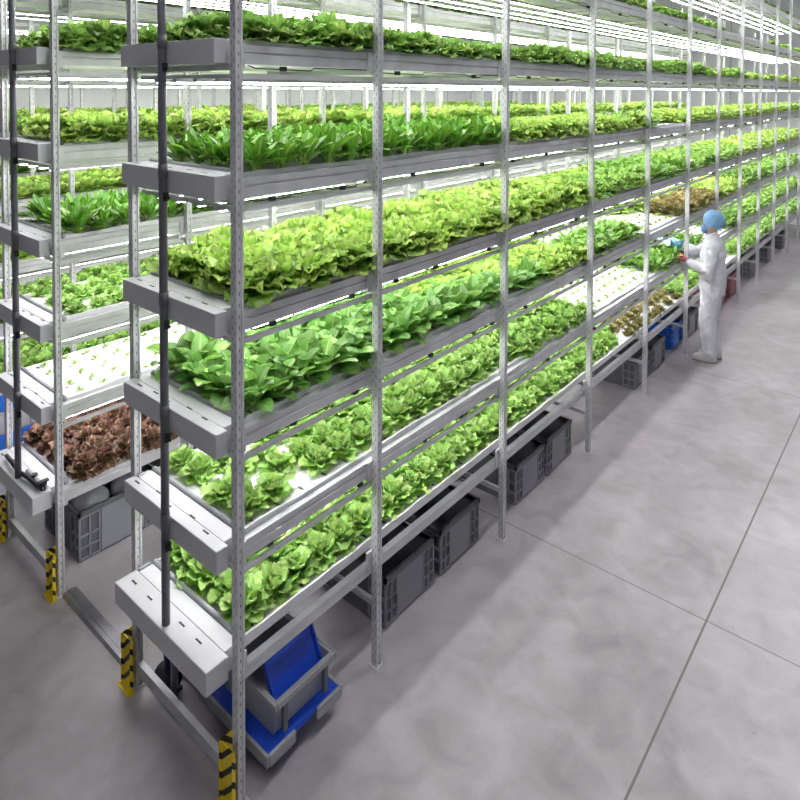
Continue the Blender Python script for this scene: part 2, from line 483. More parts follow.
RACKS = [(-.9, 0.0, YP, 8), (-2.71, -1.87, YP[:11], 7), (-4.7, -3.8, YP[:11], 7), (-6.6, -5.7, YP[:11], 7)]
RLAB = ['tall galvanised growing rack along the open aisle, nearest rack',
        'galvanised growing rack behind the aisle rack, holding the red lettuce',
        'galvanised growing rack behind the second rack, third from the open aisle',
        'galvanised growing rack farthest from the open aisle']
tube_cache = {}
far_tubes = MB()
for ri, (x0, x1, ys, nt_) in enumerate(RACKS):
    make_rack(ri, x0, x1, ys, nt_, RLAB[ri])
    for k in range(nt_):
        make_trough(ri, k, x0, x1, ys, nt_)
        for b in range(len(ys) - 1):
            ya = ys[b] + .085 if b == 0 else ys[b] + .002
            make_board(ri, k, x0, x1, ya, ys[b + 1] - .002, b)
            if k == 0: continue
            L = ys[b + 1] - ys[b] - .01
            if ri == 0 and b < 11:
                key = round(L, 3)
                if key not in tube_cache: tube_cache[key] = tube_mesh(L)
                for j in range(4):
                    o = bpy.data.objects.new('grow_light', tube_cache[key]); COL.objects.link(o)
                    o.location = (x0 + .15 + j * .18, ys[b] + .045, TZ[k] - .170)
                    t = 'topmost' if k == 7 else TIERN[k]
                    tag(o, f'white LED tube under {t} trough up, {["rear","third","second","front"][j]} line, {ORD[b]} bay, aisle rack', 'grow light', 'LED grow tubes of the aisle rack')
            else:
                for j in range(4 if ri < 2 else 2):
                    xx = x0 + (.13 + j * (.18 if ri == 0 else .17)) if ri < 2 else x0 + .25 + j * .4
                    far_tubes.prism([(xx - .014, TZR[ri][k] - .187), (xx - .012, TZR[ri][k] - .191), (xx + .012, TZR[ri][k] - .191), (xx + .014, TZR[ri][k] - .187)], ys[b] + .05, ys[b + 1] + .03, 0, axis='y')
                    far_tubes.box(xx - .016, xx + .016, ys[b] + .045, ys[b + 1] + .035, TZR[ri][k] - .1865, TZR[ri][k] - .1705, 1)
tag(far_tubes.build('grow_light_bank', [M['tube'], M['tube_cap']]), 'white LED tubes lighting the racks behind the aisle rack', 'grow lights', kind='stuff')

# ------------------------------------------------------------------ plants
def plant_arrays(leaves, nu, nv, seed):
    """leaves: dicts; returns verts (n,3), quads (m,4), uv per loop."""
    rs = np.random.RandomState(seed)
    V = []; F = []; UV = []
    off = 0
    for lf in leaves:
        L = lf['L']; W = lf['W']; az = lf['az']; e0 = lf['e0']; e1 = lf['e1']
        t = np.linspace(0, 1, nv + 1)
        el = e0 + (e1 - e0) * t ** lf.get('cp', 1.3)
        dr = np.cos(el) * L / nv; dz = np.sin(el) * L / nv
        r = lf.get('r0', .004) + np.concatenate([[0], np.cumsum((dr[1:] + dr[:-1]) / 2)])
        z = lf.get('z0', .0) + np.concatenate([[0], np.cumsum((dz[1:] + dz[:-1]) / 2)])
        wd = lf['shape'](t) * W / 2
        u = np.linspace(-1, 1, nu + 1)
        uu, tt = np.meshgrid(u, t)
        wdg = wd[:, None] * uu
        elg = el[:, None]
        nrm_r = -np.sin(elg); nrm_z = np.cos(elg)
        ph = rs.uniform(0, 6.28, 2)
        disp = lf['cup'] * W * np.abs(uu) ** 1.6 * (wd[:, None] / (W / 2 + 1e-6))
        if lf['ruf']:
            disp = disp + lf['ruf'] * np.abs(uu) ** 1.5 * np.sin(tt * lf['fr'] + np.where(uu > 0, ph[0], ph[1]) + uu * 2.2) * (tt > .12)
            disp = disp + lf['ruf'] * .5 * rs.uniform(-1, 1, uu.shape) * (tt > .12)
        R = r[:, None] + nrm_r * disp + lf['ruf'] * .6 * (tt ** 2) * np.sin(uu * 5 + ph[0])
        Z = z[:, None] + nrm_z * disp
        tw = lf.get('tw', 0) * tt
        X = R * math.cos(az) - wdg * np.cos(tw) * math.sin(az)
        Y = R * math.sin(az) + wdg * np.cos(tw) * math.cos(az)
        Z = np.maximum(Z + wdg * np.sin(tw), .002)
        V.append(np.stack([X, Y, Z], -1).reshape(-1, 3))
        i = np.arange(nv)[:, None] * (nu + 1) + np.arange(nu)[None]
        q = np.stack([i, i + 1, i + nu + 2, i + nu + 1], -1).reshape(-1, 4)
        F.append(q + off)
        g = np.stack([(uu + 1) / 2, tt], -1).reshape(-1, 2)
        UV.append(g[q.reshape(-1)])
        off += (nu + 1) * (nv + 1)
    return np.concatenate(V), np.concatenate(F), np.concatenate(UV)


def sh_frill(t): return np.clip(.25 + 1.15 * np.sin(np.clip(t, 0, 1) * 2.35) ** .8, .1, 1.3) * np.where(t > .98, .75, 1)
def sh_spoon(t): return np.where(t < .38, .16, np.clip(np.sin(np.clip((t - .3) / .72, 0, 1) * math.pi) ** .6, .12, 1))
def sh_round(t): return np.clip(np.sin(np.clip(t * .86 + .10, 0, 1) * math.pi) ** .55, .25, 1)
def sh_seed(t): return np.clip(np.sin(np.clip(t * .9 + .05, 0, 1) * math.pi), .1, 1)


def make_leaves(kind, seed, n=1.0):
    r = random.Random(seed); out = []
    def ring(cnt, L, W, e0, e1, shape, cup, ruf, fr, z0=0.0, tw=.3, cp=1.3, r0=.006):
        cnt = max(3, int(round(cnt * n))); a0 = r.uniform(0, 6.28)
        for i in range(cnt):
            out.append(dict(L=L * r.uniform(.82, 1.15), W=W * r.uniform(.85, 1.15), az=a0 + 6.283 * i / cnt + r.uniform(-.25, .25),
                            e0=e0 + r.uniform(-.12, .12), e1=e1 + r.uniform(-.3, .3), shape=shape, cup=cup, ruf=ruf, fr=fr, z0=z0, tw=r.uniform(-tw, tw), cp=cp, r0=r0))
    if kind in ('frilly', 'frilly_green', 'bronze', 'red'):
        s = .92 if kind == 'red' else 1
        ring(8, .122 * s, .074 * s, .72, -.4, sh_frill, .05, .013, 31)
        ring(9, .130 * s, .066 * s, 1.02, .0, sh_frill, .08, .015, 33)
        ring(8, .135 * s, .058 * s, 1.28, .45, sh_frill, .1, .014, 33)
        ring(6, .125 * s, .046 * s, 1.42, 1.0, sh_frill, .1, .012, 33)
    elif kind == 'spoon':
        ring(7, .17, .062, .85, .0, sh_spoon, .10, .003, 5)
        ring(7, .20, .066, 1.15, .45, sh_spoon, .12, .003, 5)
        ring(5, .19, .055, 1.4, .9, sh_spoon, .16, .003, 5)
    elif kind == 'broad':
        ring(6, .15, .085, .6, -.3, sh_spoon, .12, .006, 7)
        ring(6, .17, .09, .95, .1, sh_spoon, .14, .006, 7)
        ring(5, .16, .08, 1.25, .6, sh_spoon, .2, .005, 7)
    elif kind == 'butter':
        ring(7, .115, .082, .30, -.1, sh_round, .14, .009, 15)
        ring(7, .118, .08, .70, .1, sh_round, .2, .010, 15)
        ring(6, .112, .07, 1.05, .6, sh_round, .28, .010, 15)
        ring(4, .10, .055, 1.35, 1.1, sh_round, .34, .008, 13)
    elif kind == 'spinach':
        ring(7, .13, .062, .6, -.2, sh_spoon, .08, .004, 6)
        ring(7, .14, .06, 1.0, .25, sh_spoon, .1, .004, 6)
        ring(4, .12, .05, 1.35, .8, sh_spoon, .12, .004, 6)
    elif kind == 'seedling':
        ring(4, .034, .022, .55, .1, sh_seed, .1, 0, 1, tw=.2, r0=.002)
        ring(2, .026, .016, 1.1, .8, sh_seed, .1, 0, 1, tw=.2, r0=.002)
    return out


RES = {'frilly': (6, 10), 'frilly_green': (6, 10), 'bronze': (6, 8), 'red': (6, 8), 'spoon': (4, 8), 'broad': (4, 8), 'butter': (4, 7), 'spinach': (2, 6), 'seedling': (2, 3)}
NAME = {'frilly': ('frilly_lettuce', 'frilly lettuce', 'frilly yellow-green lettuce'),
        'frilly_green': ('curly_lettuce', 'curly lettuce', 'curly mid-green lettuce'),
        'bronze': ('bronze_lettuce', 'bronze lettuce', 'bronze-tinged loose lettuce'),
        'red': ('red_lettuce', 'red lettuce', 'dark red frilly lettuce'),
        'spoon': ('spoon_leaf_cabbage', 'leaf cabbage', 'dark upright spoon-leaf cabbage'),
        'broad': ('broad_leaf_cabbage', 'broad-leaf cabbage', 'broad-leaf green cabbage'),
        'butter': ('butterhead_lettuce', 'butterhead lettuce', 'pale butterhead lettuce'),
        'spinach': ('spinach_plant', 'spinach', 'dark low spinach'),
        'seedling': ('lettuce_seedling', 'seedling', 'tiny green seedling')}
CAP = {'frilly': 300, 'frilly_green': 200, 'bronze': 60, 'red': 90, 'spoon': 130, 'broad': 130, 'butter': 290, 'spinach': 120, 'seedling': 180}


def np_mesh(name, V, F, UV, mat_):
    me = bpy.data.meshes.new(name)
    me.vertices.add(len(V)); me.vertices.foreach_set('co', V.astype(np.float32).ravel())
    me.loops.add(F.size); me.loops.foreach_set('vertex_index', F.astype(np.int32).ravel())
    me.polygons.add(len(F)); me.polygons.foreach_set('loop_start', np.arange(0, F.size, 4, dtype=np.int32))
    me.update(calc_edges=True)
    uvl = me.uv_layers.new(name='UVMap'); uvl.data.foreach_set('uv', UV.astype(np.float32).ravel())
    me.polygons.foreach_set('use_smooth', np.ones(len(F), dtype=bool))
    me.materials.append(mat_); me.update(); return me


def kind_at(ri, k, y, row):
    """what grows where; row 0 is the row at the open side. Returns (kind, scale) or None"""
    if ri == 0:
        if k == 0:
            if y < 4.9: return ('butter', 1.08 if y < 2.3 else 1.0) if rnd.random() > .07 else None
            if y < 6.6: return ('bronze', .6) if rnd.random() < .9 else None
            if y < 8.2: return ('butter', 1.05)
            if y < 9.4: return ('seedling', 1.3)
            return ('frilly_green', .95)
        if k == 1:
            if y < .75: return ('butter', .92) if (row + int(y / .16)) % 3 else None
            if y < 1.2: return ('butter', 1.0) if rnd.random() < .85 else None
            if y < 2.7: return ('butter', 1.05)
            if y < 4.0 - (.5 if row > 2 else 0): return ('frilly_green', .85)
            if y < 5.7: return ('seedling', 1.5)
            if y < 7.6: return ('spinach', 1.15)
            if y < 8.8: return ('seedling', 1.4)
            if y < 10.0: return ('spinach', 1.1)
            return ('frilly_green', .9)
        if k == 2:
            if row == 0 and y < 3.0 or y < 1.75 or (row < 2 and y < 2.4): 
                return ('broad', 1.12)
            if y < 3.75: return ('frilly', 1.0)
            if row < 3 and y < 5.25: return ('spinach', 1.15)
            if y < 6.5 + (-.3 if row > 3 else 0): return ('seedling', 1.4)
            if y < 8.2: return ('bronze', 1.15) if row < 3 else ('frilly', 1.1)
            if y < 9.9: return ('frilly', 1.1)
            if y < 11.5: return ('spinach', 1.2)
            return ('frilly_green', 1.0)
        if k == 3:
            if y < 3.8: return ('frilly', 1.28)
            if y < 5.4: return ('frilly_green', 1.1) if row < 3 else ('frilly', 1)
            if y < 6.6: return ('spinach', 1.3)
            if y < 6.9: return None
            if y < 9.4: return ('frilly_green', 1.15)
            return ('frilly', 1.15)
        if k == 4:
            if y < 2.55: return ('spoon', 1.0)
            if y < 5.0: return ('frilly', 1.05)
            if y < 5.7: return ('spinach', 1.3)
            if y < 6.6: return None
            return ('frilly', 1.15)
        if k == 5:
            return ('frilly_green', 1.12 + .12 * math.sin(y * 2.1)) if y < 9.5 else ('frilly', .95)
        if k == 6:
            if y < 8.2: return ('frilly_green', .85)
            if y < 12: return ('seedling', 2.2)
            return ('frilly_green', .8)
        return ('frilly_green', .7) if y < 14 else None
    if ri == 1:
        t = [('red', .95), ('seedling', 1.15), ('butter', .72), ('spoon', .95), ('frilly', 1.25), ('frilly_green', 1.45), ('frilly_green', .8)][k]
        if y > 2.6: t = [('butter', 1.0), ('frilly_green', 1.0), ('frilly_green', 1.05), ('frilly_green', .95), ('frilly', 1.1), ('frilly_green', .9), ('frilly_green', .8)][k]
        elif k == 2 and (row * 3 + int(y / .16)) % 5 == 0: return None
        return t
    t = [('frilly_green', 1.0), ('spinach', 1.2), ('frilly', 1.05), ('frilly', 1.1), ('frilly', 1.15), ('frilly_green', .9), ('frilly_green', .8)][k]
    if int(y / 2.7 + k + ri) % 3 == 0: t = ('frilly_green', 1.05)
    return t


def project(p):
    d = Vector(p) - CAM; z = d.dot(A0)
    return 401.27 + 649.46 * d.dot(R0) / z, 110.15 - 649.46 * d.dot(U0) / z, z


cells = {}
for ri, (x0, x1, ys, nt_) in enumerate(RACKS):
    for k in range(nt_):
        for row in range(5):
            cnt = {}
            y = .19
            while y < ys[-1] - .08:
                kd = kind_at(ri, k, y, row)
                if kd:
                    x = (x0 + x1) / 2 + {'butter': .25, 'seedling': .27, 'broad': .285}.get(kd[0], .32) - row * {'butter': .142, 'seedling': .148, 'broad': .15}.get(kd[0], .16)
                    bay = max(b for b in range(len(ys)) if ys[b] <= y)
                    cnt[bay] = cnt.get(bay, 0) + 1
                    px, py, dz = project((x, y, TZR[ri][k]))
                    vis = -40 < px < 840 and -40 < py < 840 and dz > 0
                    sc = dz
                    if k >= 5 and row > 0: sc += 3
                    if k >= 6: sc += 3
                    if ri >= 1 and px > 165: sc += 2.5
                    if ri >= 2: vis = False
                    cells.setdefault(kd[0], []).append((0 if vis else 1, sc, x, y, TZR[ri][k] - .018, kd[1], ri, k, row, bay, cnt[bay]))
                y += .16
for kd, lst in cells.items():
    lst.sort()
    nu, nv = RES[kd]
    protos = [plant_arrays(make_leaves(kd, s * 13 + 5), nu, nv, s) for s in range(4)]
    low = [plant_arrays(make_leaves(kd, s * 17 + 3, .7), 4, 5 if kd != 'seedling' else 2, s) for s in range(3)]
    meshes = [np_mesh(NAME[kd][0], *p, LEAF[kd]) for p in protos]
    n_i = min(CAP[kd], sum(1 for c in lst if c[0] == 0))
    SV = []; SF = []; SU = []; off = 0
    for i, (nvz, sc, x, y, z, s, ri, k, row, bay, num) in enumerate(lst):
        jx, jy = rnd.uniform(-.012, .012), rnd.uniform(-.012, .012)
        sv = s * rnd.uniform(.9, 1.12); rz = rnd.uniform(0, 6.28); sz = sv * rnd.uniform(.9, 1.15)
        if kd == 'spoon': sz = sv * rnd.uniform(.85, 1.05)
        tx, ty = rnd.uniform(-.12, .12), rnd.uniform(-.12, .12)
        if i < n_i:
            o = bpy.data.objects.new(NAME[kd][0], meshes[rnd.randrange(4)]); COL.objects.link(o)
            o.location = (x + jx, y + jy, z); o.rotation_euler = (0, 0, rz); o.scale = (sv, sv, sz)
            tn = 'topmost' if k == 7 else TIERN[k]
            tag(o, f'{NAME[kd][2]}, {ORD[num - 1]} in {ROWN[row]} row, {tn} trough up, {ORD[bay]} bay, {RACKN[ri]}', NAME[kd][1],
                f'{NAME[kd][1]} growing in the troughs')
        else:
            V, F, UV = (protos if (ri == 0 and y < 6.6) or (ri == 1 and y < 2) else low)[rnd.randrange(3)]
            c, sn = math.cos(rz), math.sin(rz)
            VV = np.stack([(V[:, 0] * c - V[:, 1] * sn) * sv + x + jx, (V[:, 0] * sn + V[:, 1] * c) * sv + y + jy, V[:, 2] * sz + z], -1)
            SV.append(VV); SF.append(F + off); SU.append(UV); off += len(V)
    if SV:
        me = np_mesh(NAME[kd][0] + '_bed', np.concatenate(SV), np.concatenate(SF), np.concatenate(SU), LEAF[kd])
        o = bpy.data.objects.new(NAME[kd][0] + '_bed', me); COL.objects.link(o)
        tag(o, f'dense bed of {NAME[kd][2]} filling the farther and hidden parts of troughs', NAME[kd][1], kind='stuff')

# ------------------------------------------------------------------ things at the rack ends
def guard(x, y, label):
    """L-shaped column protector with hazard stripes"""
    r = empty('column_guard', (x, y, 0))
    mb = MB()
    t = .004; hgt = .275
    mb.box(-.062, .030, -.047, -.043, .004, hgt)
    mb.box(-.066, -.062, -.060, .040, .004, hgt + .01)
    mb.box(.030, .034, -.060, -.043, .004, hgt - .01)
    mb.build('stripe_shell', M['hazard'], r)
    MB().box(-.085, .040, -.075, -.034, 0, .004).box(-.085, -.052, -.034, .05, 0, .004).cyl((-.074, -.060, .004), (-.074, -.060, .014), .006, 6).build('foot_flange', M['hazard'], r)
    return tag(r, label, 'column guard', 'striped guards at the rack feet')
guard(0, 0, 'yellow and black striped guard at the front foot of the aisle rack')
guard(-.9, 0, 'yellow and black striped guard at the rear foot of the aisle rack')
guard(-1.87, 0, 'yellow and black striped guard at the front foot of the second rack')
guard(-2.71, 0, 'yellow and black striped guard at the far foot of the second rack')

def drain_pipe(x, y, zb, zt, rad, m, zs, label):
    r = empty('drain_pipe', (x, y, zb))
    MB().cyl((0, 0, 0), (0, 0, zt - zb), rad, 16).build('riser', m, r, smooth=True)
    for z in zs:
        c = MB().cyl((0, 0, z - zb - .035), (0, 0, z - zb + .03), rad + .0022, 16)
        c.build('coupling', m, r, smooth=True)
        mb = MB().box(rad + .0005, rad + .012, -.012, .012, z - zb - .14, z - zb - .10)
        mb.cyl((rad * .5, 0, z - zb - .125), (rad + .03, .0, z - zb - .125), .008, 8)
        mb.build('pipe_clip', M['rubber'], r)
    return tag(r, label, 'pipe', 'upright drain pipes at the rack ends')
drain_pipe(-.413, -.113, TZ[0] + .002, 5.3, .0195, M['pipe'], TZ[1:7], 'dark grey upright drain pipe across the ends of the aisle rack troughs')
drain_pipe(-2.22, -.113, TZ[0] + .002, 5.3, .0195, M['pipe'], TZR[1][1:7], 'dark grey upright drain pipe across the ends of the second rack troughs')
# outlet below the lowest trough
o = MB().path([(-.61, .045, 0), (-.61, .045, .3), (-.61, .045, TZ[0] - .1085)], .019, 14).build('outlet_pipe', M['pipe'], smooth=True)
tag(o, 'short grey outlet pipe under the lowest end box of the aisle rack', 'pipe')

# valve manifold on the lowest end box of the second rack
r = empty('valve_manifold', (-2.2, -.09, TZ[0] + .001))
MB().path([(-.32, .01, .02), (-.2, .0, .028), (-.05, -.01, .022), (.1, .0, .03), (.24, .01, .02)], .013, 8).build('hose', M['rubber'], r, smooth=True)
MB().cyl((-.02, .035, .018), (.26, .035, .018), .018, 12).build('manifold_pipe', M['pvc'], r, smooth=True)
MB().cyl((.24, .03, .0), (.24, .03, .05), .022, 10).box(.225, .255, .0, .06, .05, .058).build('valve', M['rubber'], r)
MB().cyl((.1, .03, .0), (.1, .03, .045), .02, 10).build('valve', M['rubber'], r)
tag(r, 'black hose and valves lying on the lowest end box of the second rack', 'valve manifold')

# floor cable cover between the racks
r = empty('cable_cover', (-1.44, .045, 0))
MB().prism([(-.05, 0), (-.038, .018), (.038, .018), (.05, 0)], -.40, .38, 0, axis='x').build('cover_plate', M['ramp'], r)
MB().box(-.40, .38, -.012, .012, .018, .021).build('ridge', M['ramp'], r)
tag(r, 'ribbed grey metal cable cover on the floor between two racks', 'cable cover')

# ------------------------------------------------------------------ crates
def crate_mesh_parts(w_, l_, h, r, body, panel):
    """w_ along x, l_ along y, open top, ribbed sides with a plain centre panel"""
    mb = MB(); t = .008; a, b = w_ / 2, l_ / 2; ti = .012
    mb.box(-a + ti, a - ti, -b + ti, b - ti, 0, .012)
    for s in (-1, 1):
        mb.box(min(s * (a - ti), s * (a - ti - .004)), max(s * (a - ti), s * (a - ti - .004)), -b + ti, b - ti, .012, h)
        mb.box(-a + ti, a - ti, min(s * (b - ti), s * (b - ti - .004)), max(s * (b - ti), s * (b - ti - .004)), .012, h)
    mb.build('shell', body, r)
    zs = (.012, .09, .17, h - .045)
    for s in (-1, 1):
        for ax in (0, 1):
            for h0, h1 in ((-1, -.56), (.56, 1)):
                rb = MB()
                if ax == 0:
                    for f in (h0, (h0 + h1) / 2, h1):
                        y = f * (b - .008); rb.box(min(s * a, s * (a - ti)), max(s * a, s * (a - ti)), y - .006, y + .006, .012, h - .03)
                    for z in zs: rb.box(min(s * a, s * (a - ti)), max(s * a, s * (a - ti)), h0 * (b - .008), h1 * (b - .008), z, z + .012)
                else:
                    for f in (h0, (h0 + h1) / 2, h1):
                        x = f * (a - .008); rb.box(x - .006, x + .006, min(s * b, s * (b - ti)), max(s * b, s * (b - ti)), .012, h - .03)
                    for z in zs: rb.box(h0 * (a - .008), h1 * (a - .008), min(s * b, s * (b - ti)), max(s * b, s * (b - ti)), z, z + .012)
                rb.build('rib_grid', panel, r)
    rim = MB()
    for s in (-1, 1):
        rim.box(min(s * (a + .004), s * (a - .016)), max(s * (a + .004), s * (a - .016)), -b - .004, b + .004, h - .03, h)
        rim.box(-a - .004, a + .004, min(s * (b + .004), s * (b - .016)), max(s * (b + .004), s * (b - .016)), h - .03, h)
    rim.build('rim', body, r)
    for s in (-1, 1):
        MB().box(min(s * (a - .002), s * (a - ti)), max(s * (a - .002), s * (a - ti)), -.5 * b, .5 * b, .02, h - .035).build('side_panel', panel, r)
    return r


def crate(x, y, z, w_, l_, h, rz, label, mats=('crate', 'crate_panel'), group='ribbed crates stored under the racks'):
    r = empty('storage_crate', (x, y, z), rz)
    crate_mesh_parts(w_, l_, h, r, M[mats[0]], M[mats[1]])
    return tag(r, label, 'crate', group)


n_c = 0
CR = [(-.41, 1.36, .60, .48, .31, 'first bay grey open crate, nearer of the pair past the second post'),
      (-.41, 1.90, .60, .46, .31, 'farther grey open crate of the pair past the second post'),
      (-.40, 2.86, .60, .46, .31, 'grey open crate just past the third post of the aisle rack'),
      (-.40, 3.36, .60, .46, .31, 'grey open crate before the fourth post of the aisle rack'),
      (-.42, 5.42, .60, .46, .31, 'grey ribbed crate just past the fifth post of the aisle rack'),
      (-.42, 5.92, .60, .46, .31, 'grey ribbed crate before the sixth post, beside the blue bin'),
      (-.42, 7.25, .60, .46, .31, 'grey ribbed crate past the sixth post, behind the worker'),
      (-.42, 12.2, .60, .46, .31, 'pale grey crate far along the aisle rack'),
      (-.42, 13.6, .60, .46, .31, 'last grey crate at the far end of the aisle rack')]
CR[0] = CR[0][:5] + ('grey open crate just past the second post of the aisle rack',)
CR[1] = CR[1][:5] + ('grey open crate right before the third post of the aisle rack',)
for x, y, a, b, h, lb in CR: crate(x, y, 0, a, b, h, 0, lb)
crate(-.42, 6.75, 0, .5, .42, .27, 0, 'small blue bin under the rack behind the sixth post', ('blue_bright', 'blue_bright'))
crate(-.42, 8.85, 0, .56, .46, .33, 0, 'dull pink crate under the rack behind the worker', ('pink', 'pink'))
crate(-.42, 9.45, 0, .56, .46, .33, 0, 'faded pink crate farther along, beyond the worker', ('pink', 'pink'))
crate(-.42, 10.9, 0, .56, .46, .30, 0, 'grey crate beyond the pink crates under the aisle rack')
crate(-2.32, .50, 0, .56, .62, .345, 0, 'large grey ribbed crate under the red lettuce of the second rack')
crate(-2.32, 1.20, 0, .56, .58, .33, 0, 'grey crate behind the large one under the second rack')
# grey bags lying in the large crate
for i, (bx_, by, rr) in enumerate(((-2.22, .34, .13), (-2.40, .42, .14), (-2.2, .62, .13), (-2.42, .66, .13))):
    bm = bmesh.new(); bmesh.ops.create_icosphere(bm, subdivisions=3, radius=1)
    for v in bm.verts:
        n = math.sin(v.co.x * 5 + i) * math.cos(v.co.y * 6 - i) * .09
        v.co = Vector((v.co.x * rr * .9, v.co.y * rr, max(v.co.z, -.35) * .1)) * (1 + n)
    me = bpy.data.meshes.new('plastic_bag'); bm.to_mesh(me); bm.free()
    me.polygons.foreach_set('use_smooth', [True] * len(me.polygons)); me.materials.append(M['crate_panel'])
    o = bpy.data.objects.new('plastic_bag', me); COL.objects.link(o); o.location = (bx_, by, .29)
    tag(o, f'grey crumpled bag in the large crate, {["near right","near left","far right","far left"][i]} one', 'bag', 'grey bags in the crate')
# blue crates stacked beyond the second rack
for i, z in enumerate((0, .2, .4)):
    crate(-4.15, .40, z, .6, .62, .198, 0, f'bright blue crate under the third rack, {["bottom","middle","top"][i]} of the stack', ('blue_bright' if i != 1 else 'crate_light',) * 2, 'stacked blue crates')

# dolly and bin under the first bay of the aisle rack
r = empty('dolly', (-.225, .36, 0))
MB().box(-.262, .262, -.225, .225, .112, .138).build('deck', M['blue'], r)
for s in (-1, 1):
    MB().box(-.275, .275, min(s * .226, s * .243), max(s * .226, s * .243), .085, .142).build('side_bumper', M['crate_light'], r, bevel=.004)
    for y0_, y1_ in ((-.2255, -.07), (.07, .2255)):
        MB().box(min(s * .263, s * .280), max(s * .263, s * .280), y0_, y1_, .085, .142).build('end_bumper', M['crate_light'], r, bevel=.004)
for sx in (-1, 1):
    for sy in (-1, 1):
        c = MB().box(sx * .2 - .02, sx * .2 + .02, sy * .17 - .022, sy * .17 + .022, .075, .1118).build('caster', M['steel'], r)
        MB().cyl((sx * .2 - .012, sy * .17, .038), (sx * .2 + .012, sy * .17, .038), .038, 16).build('wheel', M['rubber'], c, smooth=True)
tag(r, 'blue four-wheeled dolly with grey bumper under the first bay', 'dolly')

r = empty('plastic_bin', (-.205, .37, .14))
mb = MB()
# tapered bin with thick wall
def frus(mb, a0, b0, a1, b1, z0, z1, mi=0, cap=True):
    vs = [(-a0, -b0, z0), (a0, -b0, z0), (a0, b0, z0), (-a0, b0, z0), (-a1, -b1, z1), (a1, -b1, z1), (a1, b1, z1), (-a1, b1, z1)]
    fs = [(0, 1, 5, 4), (1, 2, 6, 5), (2, 3, 7, 6), (3, 0, 4, 7)]
    if cap: fs.append((3, 2, 1, 0))
    mb.add(vs, fs, mi)
frus(mb, .19, .165, .235, .185, 0, .195)
frus(mb, .18, .155, .222, .172, .01, .195, 0)
mb.add([(-.235, -.185, .195), (.235, -.185, .195), (.235, .185, .195), (-.235, .185, .195), (-.222, -.172, .195), (.222, -.172, .195), (.222, .172, .195), (-.222, .172, .195)],
       [(0, 1, 5, 4), (1, 2, 6, 5), (2, 3, 7, 6), (3, 0, 4, 7)])
mb.build('bin_body', M['crate_light'], r)
rm = MB()
for s in (-1, 1):
    rm.box(-.25, .25, min(s * .186, s * .2), max(s * .186, s * .2), .165, .198)
    rm.box(min(s * .236, s * .25), max(s * .236, s * .25), -.186, .186, .165, .198)
rm.build('bin_rim', M['crate_light'], r, bevel=.004)
for y in (-.13, .13): MB().box(.225, .243, y - .012, y + .012, .03, .164).build('corner_rib', M['crate'], r)
tag(r, 'light grey bin standing on the blue dolly', 'bin')
# blue lid leaning in the bin
mtx = Matrix.Translation((0, 0, 0)) @ Matrix.Rotation(math.radians(-28), 4, 'Y')
lid = MB().box(-.006, .006, -.155, .155, -.05, .16, mtx=mtx)
for s in (-1, 1): lid.box(.006, .022, min(s * .155, s * .145), max(s * .155, s * .145), -.05, .16, mtx=mtx)
lid.box(.006, .022, -.145, .145, .15, .16, mtx=mtx)
o = lid.build('bin_lid', M['blue'], loc=(-.05, .375, .30))
tag(o, 'deep blue plastic lid leaning inside the light grey bin', 'lid')
# second bin behind, dark blue, and the pump
crate(-.70, .46, 0, .28, .5, .30, 0, 'navy blue crate behind the dolly under the aisle rack', ('navy', 'navy'))
r = empty('water_pump', (-.76, .09, 0))
MB().box(-.07, .07, -.05, .05, 0, .02).cyl((-.05, 0, .07), (.07, 0, .07), .048, 14).build('pump_body', M['rubber'], r)
MB().cyl((.0, 0, .115), (.0, 0, .2), .018, 10).build('pump_outlet', M['navy'], r)
MB().path([(0, 0, .2), (-.01, .0, .3), (-.05, .01, .36), (-.06, .0, .45), (-.05, 0, .55)], .022, 10).build('pump_hose', M['navy'], r, smooth=True)
tag(r, 'black water pump with navy hose under the end of the aisle rack', 'pump')
# black wiring under the troughs of the aisle rack
for k in range(1, 7):
    mb = MB(); rr = random.Random(k)
    y = .1
    pts = []
    while y < 15:
        L = rr.uniform(.15, .5); z = TZ[k] - .130 + rr.uniform(-.006, .010)
        pts += [(-.045, y, z + .012), (-.042, y + .03, z), (-.042, y + L, z - .004), (-.045, y + L + .03, z + .010)]
        mb.box(-.055, -.036, y + L * .5, y + L * .5 + .03, z - .010, z + .012)
        y += L + rr.uniform(.08, .5)
    mb.path(pts, .003, 5)
    o = mb.build('lamp_wiring', M['rubber'])
    tag(o, f'black lamp wiring clipped under the {TIERN[k]} trough up, aisle rack', 'wiring', 'lamp wiring of the aisle rack')

# ------------------------------------------------------------------ the worker
def skin_obj(name, joints, edges, m, parent=None, loc=None, rz=0, root=0, sub=2):
    me = bpy.data.meshes.new(name)
    keys = list(joints); idx = {k: i for i, k in enumerate(keys)}
    me.from_pydata([joints[k][0] for k in keys], [(idx[a], idx[b]) for a, b in edges], [])
    o = bpy.data.objects.new(name, me); COL.objects.link(o)
    md = o.modifiers.new('skin', 'SKIN'); md.use_smooth_shade = True; md.branch_smoothing = .6
    for i, k in enumerate(keys):
        rr = joints[k][1]
        me.skin_vertices[0].data[i].radius = rr if isinstance(rr, tuple) else (rr, rr)
        me.skin_vertices[0].data[i].use_root = (i == root)
    sb = o.modifiers.new('sub', 'SUBSURF'); sb.levels = sub; sb.render_levels = sub
    me.materials.append(m)
    if parent is not None: o.parent = parent
    if loc: o.location = loc
    o.rotation_euler = (0, 0, rz)
    return o


# local frame: the worker faces +Y, right hand is +X
WL = (.29, 6.56, 0); WR = math.radians(100)


